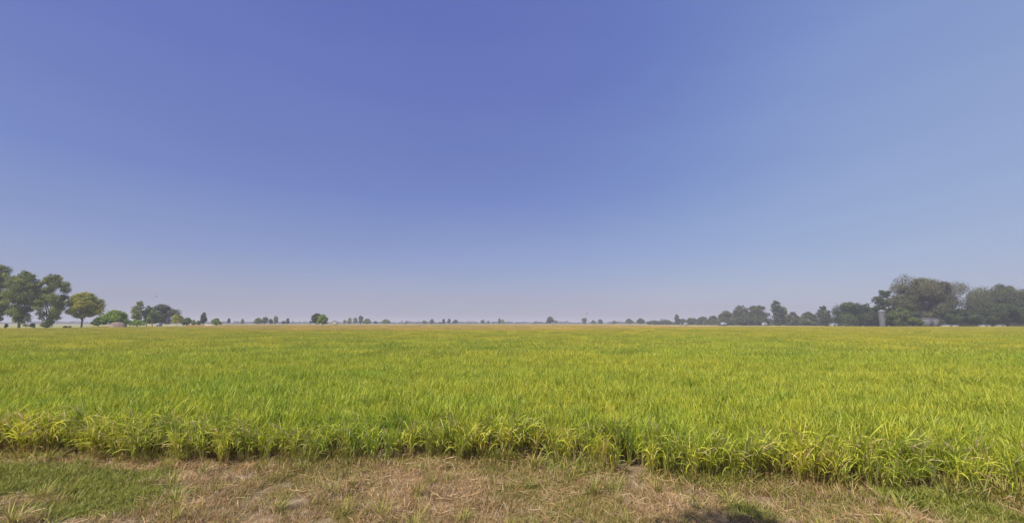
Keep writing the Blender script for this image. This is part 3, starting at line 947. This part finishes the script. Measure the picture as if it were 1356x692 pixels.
def small_things():
    white = surface_mat('whitewash', [(0.3, (0.30, 0.29, 0.28)), (0.7, (0.42, 0.41, 0.39))], 0.8, 0.0)
    grey = surface_mat('grey_render', [(0.3, (0.10, 0.097, 0.108)), (0.7, (0.15, 0.147, 0.16))], 0.7, 0.0)
    tin = surface_mat('tin_sheet', [(0.3, (0.28, 0.29, 0.30)), (0.7, (0.4, 0.41, 0.42))], 0.9, 0.0, rough=0.5, metallic=0.2)
    thatch = surface_mat('thatch', [(0.3, (0.30, 0.23, 0.13)), (0.7, (0.50, 0.40, 0.25))], 3.0, 0.05)
    strawm = surface_mat('straw_heap', [(0.3, (0.14, 0.105, 0.08)), (0.55, (0.25, 0.185, 0.14)), (0.75, (0.34, 0.26, 0.20))], 1.2, 0.15, 6.0)
    dark = surface_mat('dark_opening', [(0.3, (0.03, 0.03, 0.03)), (0.7, (0.06, 0.055, 0.05))], 1.0)
    wood = surface_mat('weathered_wood', [(0.3, (0.16, 0.12, 0.09)), (0.7, (0.30, 0.24, 0.18))], 4.0)
    earth = surface_mat('pale_earth', [(0.3, (0.33, 0.28, 0.19)), (0.7, (0.45, 0.38, 0.27))], 0.8, 0.1, 3.0)
    steel = surface_mat('galvanised_steel', [(0.3, (0.35, 0.36, 0.38)), (0.7, (0.5, 0.51, 0.53))], 2.0, rough=0.5)
    grassm = surface_mat('plot_grass', [(0.3, (0.16, 0.20, 0.05)), (0.5, (0.27, 0.28, 0.08)), (0.7, (0.40, 0.36, 0.13))], 0.05, 0.0, stretch=(0.4, 1, 1))

    # heap: lathe-like low mound with lumpy surface
    def mound(name, label, cat, px, py_top, hw, Y, mat, flat=0.55):
        c = at(px, 430, Y)
        r = hw / F * Y
        h = at(px, py_top, Y)[2]
        q = np.random.default_rng(int(px))
        nr_, na_ = 12, 28
        V, Fq = [], []
        for i in range(nr_ + 1):
            t = i / nr_
            z = h * (1 - t ** (2.2 / flat)) ** 0.9
            for j in range(na_):
                a = 2 * math.pi * j / na_
                rr = r * t * (1 + 0.05 * math.sin(3 * a + 1) + 0.03 * q.normal()) + 0.01
                V.append((rr * math.cos(a), rr * 0.6 * math.sin(a), z * (1 + 0.05 * q.normal()) - (0.05 if i == nr_ else 0)))
        for i in range(nr_):
            for j in range(na_):
                a0 = i * na_ + j; a1 = i * na_ + (j + 1) % na_
                Fq.extend([a0, a1, a1 + na_, a0 + na_])
        me = mesh_from(name, np.array(V), np.array(Fq), 4, mat)
        me.shade_smooth()
        tag(obj(name, me, None, (c[0], Y, 0)), label, cat)

    mound('straw_heap', 'wide low brownish straw heap in front of the domed bright green tree', 'straw heap', 155.5, 426.8, 11.5, 180, strawm)
    mound('earth_mound', 'long pale earth mound left of the small round fresh green tree', 'mound', 278, 429.2, 8, 280, earth)
    mound('straw_heap', 'little dark brown heap right of the lone pair trunk', 'straw heap', 431.2, 430.6, 1.6, 276, wood, 0.8)

    def house(name, label, cat, px, hw, Y, h, depth, wall, roof, roofh, cat_group=None, door=True, pitched=True):
        c = at(px, 428, Y)
        w = 2 * hw / F * Y
        root = thing(name, label, cat, (c[0], Y, 0))
        t = 0.18
        dw = min(0.9, w * 0.3)
        # front wall with a door opening, other walls plain
        L = [(-w / 2, -dw / 2, -depth / 2, -depth / 2 + t, 0, h), (dw / 2, w / 2, -depth / 2, -depth / 2 + t, 0, h), (-dw / 2, dw / 2, -depth / 2, -depth / 2 + t, min(2.0, h * .8), h),
             (-w / 2, w / 2, depth / 2 - t, depth / 2, 0, h), (-w / 2, -w / 2 + t, -depth / 2 + t, depth / 2 - t, 0, h), (w / 2 - t, w / 2, -depth / 2 + t, depth / 2 - t, 0, h)]
        boxes('wall', L, wall, root)
        boxes('door', [(-dw / 2 + 0.01, dw / 2 - 0.01, -depth / 2 + 0.05, -depth / 2 + 0.1, 0, min(2.0, h * .8) - 0.01)], dark, root)
        if pitched:
            gable('roof', w, depth, h - 0.02, roofh, 0.3, roof, root)
        else:
            boxes('roof', [(-w / 2 - .2, w / 2 + .2, -depth / 2 - .2, depth / 2 + .2, h + .003, h + .18)], roof, root)
        return root
    house('white_hut', 'small white hut under the broad grey-green spreading tree', 'hut', 211, 1.9, 228, 1.9, 2.2, white, tin, 0.5)
    house('field_shelter', 'small pale thatched shelter right of the lone pair of trees', 'hut', 444, 2.4, 560, 2.2, 3.5, white, thatch, 1.6)
    house('white_shed', 'white-walled shed at the right foot of the rounded dark tree', 'shed', 732, 1.5, 560, 2.6, 3, white, tin, 0.5)
    house('white_shed', 'white shed in front of the low wood, left of the pale tin roof', 'shed', 908, 1.6, 430, 2.3, 3, white, tin, 0.5)
    house('white_shed', 'tiny low white shed beneath the thin spike-topped tree', 'shed', 901.5, 1.3, 440, 1.3, 3, white, tin, 0.3)
    house('tin_roofed_barn', 'low barn with a pale tin roof in front of the wood', 'barn', 957, 3.4, 400, 1.6, 6, grey, tin, 1.4)
    house('grey_building', 'lavender-grey flat-roofed building under the boughs of the highest tree', 'building', 1229, 9, 244, 5.0, 6, grey, tin, 0.4, pitched=False)
    house('low_white_wall', 'low white outbuilding in front of the dark dense tree', 'outbuilding', 1257, 9, 231, 1.5, 2.5, white, tin, 0.3, pitched=False)
    house('low_white_wall', 'low white outbuilding below the left of the broad airy tree', 'outbuilding', 1303, 5, 229, 1.5, 2.5, white, tin, 0.3, pitched=False)
    house('low_white_wall', 'small low white outbuilding, rightmost of those before the trees', 'outbuilding', 1324, 4, 229, 1.45, 2.5, white, tin, 0.3, pitched=False)
    house('pale_hut', 'small pale hut at the foot of the low wide tree in the wood', 'hut', 1103, 3.2, 262, 1.9, 3, white, tin, 0.4)
    house('pale_hut', 'small pale hut at the foot of the tall upright tree in the wood', 'hut', 1012, 2.4, 380, 2.4, 3, white, tin, 0.6)

    # pale round silo-like tower
    c = at(1168.5, 420, 246)
    root = thing('pale_tower', 'pale cylindrical tower between the dark bush-like tree and the light green bush', 'tower', (c[0], 246, 0))
    ht = at(1168.5, 410, 246)[2]
    V, Fq = [], []
    tube(V, Fq, (0, 0, 0), (0, 0, ht - 0.7), 1.7, 1.7, 0, 24, 8)
    obj('shell', mesh_from('shell', np.array(V), np.array(Fq), 4, grey), root)
    V, Fq = [], []
    tube(V, Fq, (0, 0, ht - 0.698), (0, 0, ht), 1.85, 0.15, 0, 24, 3)
    obj('cap', mesh_from('cap', np.array(V), np.array(Fq), 4, tin), root)

    # lattice mast
    Y = 620
    c = at(777.5, 420, Y)
    ht = at(777.5, 413.5, Y)[2]
    root = thing('lattice_mast', 'thin tall steel mast with a dark antenna box on top', 'mast', (c[0], Y, 0))
    V, Fq = [], []
    w = 0.55
    for sx in (-1, 1):
        for sy in (-1, 1):
            tube(V, Fq, (sx * w, sy * w, 0), (sx * w * .5, sy * w * .5, ht - 2.5), 0.09, 0.07, 0, 5, 2)
    nb = 12
    for k in range(nb):
        z0 = (ht - 2.5) * k / nb; z1 = (ht - 2.5) * (k + 1) / nb
        w0 = w * (1 - .5 * k / nb); w1 = w * (1 - .5 * (k + 1) / nb)
        for sy in (-1, 1):
            tube(V, Fq, (-w0, sy * w0, z0), (w1, sy * w1, z1), 0.04, 0.04, 0, 4, 1)
        for sx in (-1, 1):
            tube(V, Fq, (sx * w0, -w0, z0), (sx * w1, w1, z1), 0.04, 0.04, 0, 4, 1)
    obj('lattice', mesh_from('lattice', np.array(V), np.array(Fq), 4, steel), root)
    boxes('antenna', [(-.9, -.3, -.5, .5, ht - 2.45, ht), (.3, .9, -.5, .5, ht - 2.45, ht), (-.3, .3, -.15, .15, ht - 1.6, ht - 1.2)], wood, root)

    # bird in flight
    c = at(207, 392.3, 150)
    root_me = []
    V, Fq = [], []
    q = []
    n = 8
    body = []
    for i, (x, r) in enumerate([(-.34, .01), (-.22, .035), (-.05, .07), (.1, .075), (.22, .05), (.28, .042), (.33, .035), (.40, .008)]):
        for j in range(n):
            a = 2 * math.pi * j / n
            V.append((x, r * math.cos(a), r * math.sin(a)))
        if i:
            for j in range(n):
                a0 = (i - 1) * n + j; a1 = (i - 1) * n + (j + 1) % n
                Fq.extend([a0, a1, a1 + n, a0 + n])
    bird = obj('bird', mesh_from('bird', np.array(V), np.array(Fq), 4, dark), None, tuple(c))
    # wings: tapered, slightly raised, solid
    for sy in (-1, 1):
        V, Fq = [], []
        prof = [(0.05, .02, .16, .05), (.25, .08, .15, .055), (.5, .06, .11, .04), (.68, -.02, .03, .012)]
        for (yy, zz, ch, th) in prof:
            V += [(ch, sy * yy, zz), (0, sy * yy, zz + th / 3), (-ch, sy * yy, zz), (0, sy * yy, zz - th / 3)]
        for i in range(3):
            for j in range(4):
                a0 = i * 4 + j; a1 = i * 4 + (j + 1) % 4
                Fq.extend([a0, a1, a1 + 4, a0 + 4])
        obj('wing', mesh_from('wing', np.array(V), np.array(Fq), 4, dark), bird)
    tag(bird, 'dark bird flying above the broad grey-green tree', 'bird')
    bird.rotation_euler[2] = 0.5

    # grass plots under the left trees, with a pale track
    def sheet(name, pts, z, mat, label, cat):
        me = bpy.data.meshes.new(name)
        me.from_pydata([(x, y, z) for x, y in pts], [], [tuple(range(len(pts)))])
        me.materials.append(mat)
        tag(obj(name, me), label, cat, kind='structure')
    sheet('grass_plot', [(-460, 161), (-168, 161), (-176, 185), (-200, 232), (-235, 330), (-460, 330)], 0.30, grassm, 'grass plot under the tall left-hand trees', 'ground')
    sheet('dirt_track', [(-330, 250), (-205, 236), (-205, 240), (-330, 256)], 0.33, earth, 'pale dirt track behind the left-hand trees', 'track')

# ------------------------------------------------------------------ setting
def ground_sheet():
    m, nt = new_mat('farmland')
    pos = position(nt)
    f = noise(nt, mapping(nt, pos, (0.004, 0.012, 0)), 1.0, 4.0)
    farc = ramp(nt, f, [(0.38, (0.20, 0.20, 0.06)), (0.5, (0.36, 0.29, 0.11)), (0.62, (0.42, 0.33, 0.16))])
    nearf = noise(nt, mapping(nt, pos, (3, 3, 0)), 1.0, 5.0)
    nearc = ramp(nt, nearf, [(0.3, (0.10, 0.07, 0.045)), (0.7, (0.20, 0.14, 0.09))])
    sep = nt.nodes.new('ShaderNodeSeparateXYZ')
    link(nt, pos, sep.inputs[0])
    mr = nt.nodes.new('ShaderNodeMapRange')
    mr.inputs[1].default_value = 110; mr.inputs[2].default_value = 160
    link(nt, sep.outputs['Y'], mr.inputs[0])
    c = mixc(nt, nearc, farc, mr.outputs[0])
    p = nt.nodes.new('ShaderNodeBsdfPrincipled')
    p.inputs['Roughness'].default_value = 0.95
    p.inputs['Specular IOR Level'].default_value = 0.1
    link(nt, c, p.inputs['Base Color'])
    o = nt.nodes.new('ShaderNodeOutputMaterial')
    link(nt, p.outputs[0], o.inputs['Surface'])
    me = bpy.data.meshes.new('ground')
    S = 5000
    me.from_pydata([(-S, -S, 0), (S, -S, 0), (S, S, 0), (-S, S, 0)], [], [(0, 1, 2, 3)])
    me.materials.append(m)
    tag(obj('ground', me), 'flat farmland reaching the horizon', 'ground', kind='structure')

SUN_EL = math.radians(48)
SUN_AZ_SHADOW = math.radians(42)      # shadows fall forward and to the right, measured from +Y towards +X
HAZE = 0.0005

def haze_box():
    V, Fq = [], []
    box_v(V, Fq, -5100, 5100, -5100, 5100, -1.0, 34.0)
    m, nt = new_mat('haze')
    pv = nt.nodes.new('ShaderNodeVolumePrincipled')
    pv.inputs['Color'].default_value = (0.60, 0.62, 0.76, 1)
    pv.inputs['Density'].default_value = HAZE
    pv.inputs['Anisotropy'].default_value = 0.0
    o = nt.nodes.new('ShaderNodeOutputMaterial')
    link(nt, pv.outputs[0], o.inputs['Volume'])
    h = obj('haze', mesh_from('haze', np.array(V), np.array(Fq), 4, m))
    tag(h, 'thin pale haze over the whole plain', 'haze', kind='stuff')

def world_and_light():
    w = bpy.data.worlds.new('World')
    scene.world = w
    w.use_nodes = True
    nt = w.node_tree
    nt.nodes.clear()
    sky = nt.nodes.new('ShaderNodeTexSky')
    sky.sky_type = 'NISHITA'
    sky.sun_disc = False
    sky.sun_elevation = SUN_EL
    # direction TO the sun
    sx, sy = -math.sin(SUN_AZ_SHADOW), -math.cos(SUN_AZ_SHADOW)
    sky.sun_rotation = math.atan2(sx, sy) % (2 * math.pi)
    sky.altitude = 50
    sky.air_density = 1.0
    sky.dust_density = 1.5
    sky.ozone_density = 3.0
    tint = mixc(nt, sky.outputs[0], SKY_TINT, 1.0, 'MULTIPLY')
    # hazy-day colouring of the sky: violet-blue overhead, greyish lilac low down, paler away from the deepest part
    d = nt.nodes.new('ShaderNodeTexCoord').outputs['Generated']
    sep = nt.nodes.new('ShaderNodeSeparateXYZ')
    link(nt, d, sep.inputs[0])
    z = math_(nt, 'MAXIMUM', sep.outputs['Z'], 0.0)
    deep = ramp(nt, z, [(p, lin(*c)) for p, c in SKY_DEEP])
    pale = ramp(nt, z, [(p, lin(*c)) for p, c in SKY_PALE])
    dd = ray(430, 130); dd = dd / np.linalg.norm(dd)
    dot = nt.nodes.new('ShaderNodeVectorMath')
    dot.operation = 'DOT_PRODUCT'
    link(nt, d, dot.inputs[0])
    dot.inputs[1].default_value = tuple(dd)
    mr = nt.nodes.new('ShaderNodeMapRange')
    mr.interpolation_type = 'SMOOTHSTEP'
    mr.inputs[1].default_value = 1.0
    mr.inputs[2].default_value = 0.35
    link(nt, dot.outputs['Value'], mr.inputs[0])
    grad = mixc(nt, deep, pale, mr.outputs[0])
    side = nt.nodes.new('ShaderNodeMapRange')       # milkier air towards the right
    side.interpolation_type = 'SMOOTHSTEP'
    side.inputs[1].default_value = 0.25
    side.inputs[2].default_value = 0.85
    side.inputs[4].default_value = 0.35
    link(nt, sep.outputs['X'], side.inputs[0])
    grad = mixc(nt, grad, lin(168, 177, 202), side.outputs[0])
    sc = nt.nodes.new('ShaderNodeVectorMath')
    sc.operation = 'SCALE'
    link(nt, grad, sc.inputs[0])
    sc.inputs['Scale'].default_value = 1.0 / (SKY_STR * 2 ** EXPO)
    both = mixc(nt, sc.outputs[0], tint, 0.15)
    uneven = ramp(nt, noise(nt, mapping(nt, d, (1.0, 1.0, 4.5)), 2.2, 4.0, 0.5), [(0.3, (0.965, 0.97, 0.985)), (0.7, (1.035, 1.03, 1.015))])
    both = mixc(nt, both, uneven, 1.0, 'MULTIPLY')
    bg = nt.nodes.new('ShaderNodeBackground')
    bg.inputs['Strength'].default_value = SKY_STR
    link(nt, both, bg.inputs['Color'])
    o = nt.nodes.new('ShaderNodeOutputWorld')
    link(nt, bg.outputs[0], o.inputs['Surface'])
    l = bpy.data.lights.new('sun', 'SUN')
    l.energy = 4.8
    l.angle = math.radians(0.53)
    l.color = (1.0, 0.94, 0.86)
    lo = obj('sun', l)
    d = Vector((math.sin(SUN_AZ_SHADOW) * math.cos(SUN_EL), math.cos(SUN_AZ_SHADOW) * math.cos(SUN_EL), -math.sin(SUN_EL)))
    lo.rotation_euler = d.to_track_quat('-Z', 'Y').to_euler()
    lo.location = (-30, -30, 60)

SKY_TINT = (1.22, 0.95, 1.12)
SKY_STR = 0.12
EXPO = 0.35
def lin(*c):
    return tuple(((v / 255 + 0.055) / 1.055) ** 2.4 if v > 10 else v / 255 / 12.92 for v in c)
SKY_DEEP = [(0.0, (166, 165, 184)), (0.06, (156, 164, 190)), (0.14, (133, 151, 194)), (0.28, (109, 129, 190)), (0.5, (99, 115, 186)), (0.8, (93, 108, 183))]
SKY_PALE = [(0.0, (172, 171, 187)), (0.06, (163, 176, 196)), (0.14, (146, 171, 202)), (0.28, (131, 160, 205)), (0.5, (116, 147, 206)), (0.8, (108, 136, 202))]

ground_sheet()
verge()
rice_crop()
ripe_crop()
trees()
far_treeline()
scrub_belt()
make_tree('added_shade_tree', 'small unseen tree added to shade the verge at the lower right', 0, 0, 1, 1, 10, 'round', 'green', seed=301,
          geo=(-2.6, -2.3, 1.05, 7.4, 5.9, 0.10), dens=0.22, off=(1.25, 3.15))  # out-of-frame tree, added only to cast shade on the lower right verge
small_things()
haze_box()
world_and_light()

cam = bpy.data.cameras.new('camera')
cam.sensor_width = 36
cam.lens = 36 * F / 1356.0
cam.clip_start = 0.05
cam.clip_end = 20000
co = obj('camera', cam, None, (0, 0, H))
co.rotation_euler = (math.pi / 2 + TH, 0, 0)
scene.camera = co

scene.view_settings.view_transform = 'Standard'
scene.view_settings.look = 'None'
scene.view_settings.exposure = EXPO
scene.view_settings.gamma = 1.0
scene.cycles.max_bounces = 6
scene.cycles.diffuse_bounces = 3
scene.cycles.transmission_bounces = 4
scene.cycles.volume_bounces = 1
scene.cycles.use_denoising = True
try:
    scene.cycles.denoiser = 'OPENIMAGEDENOISE'
    scene.cycles.denoising_prefilter = 'ACCURATE'
except Exception:
    pass
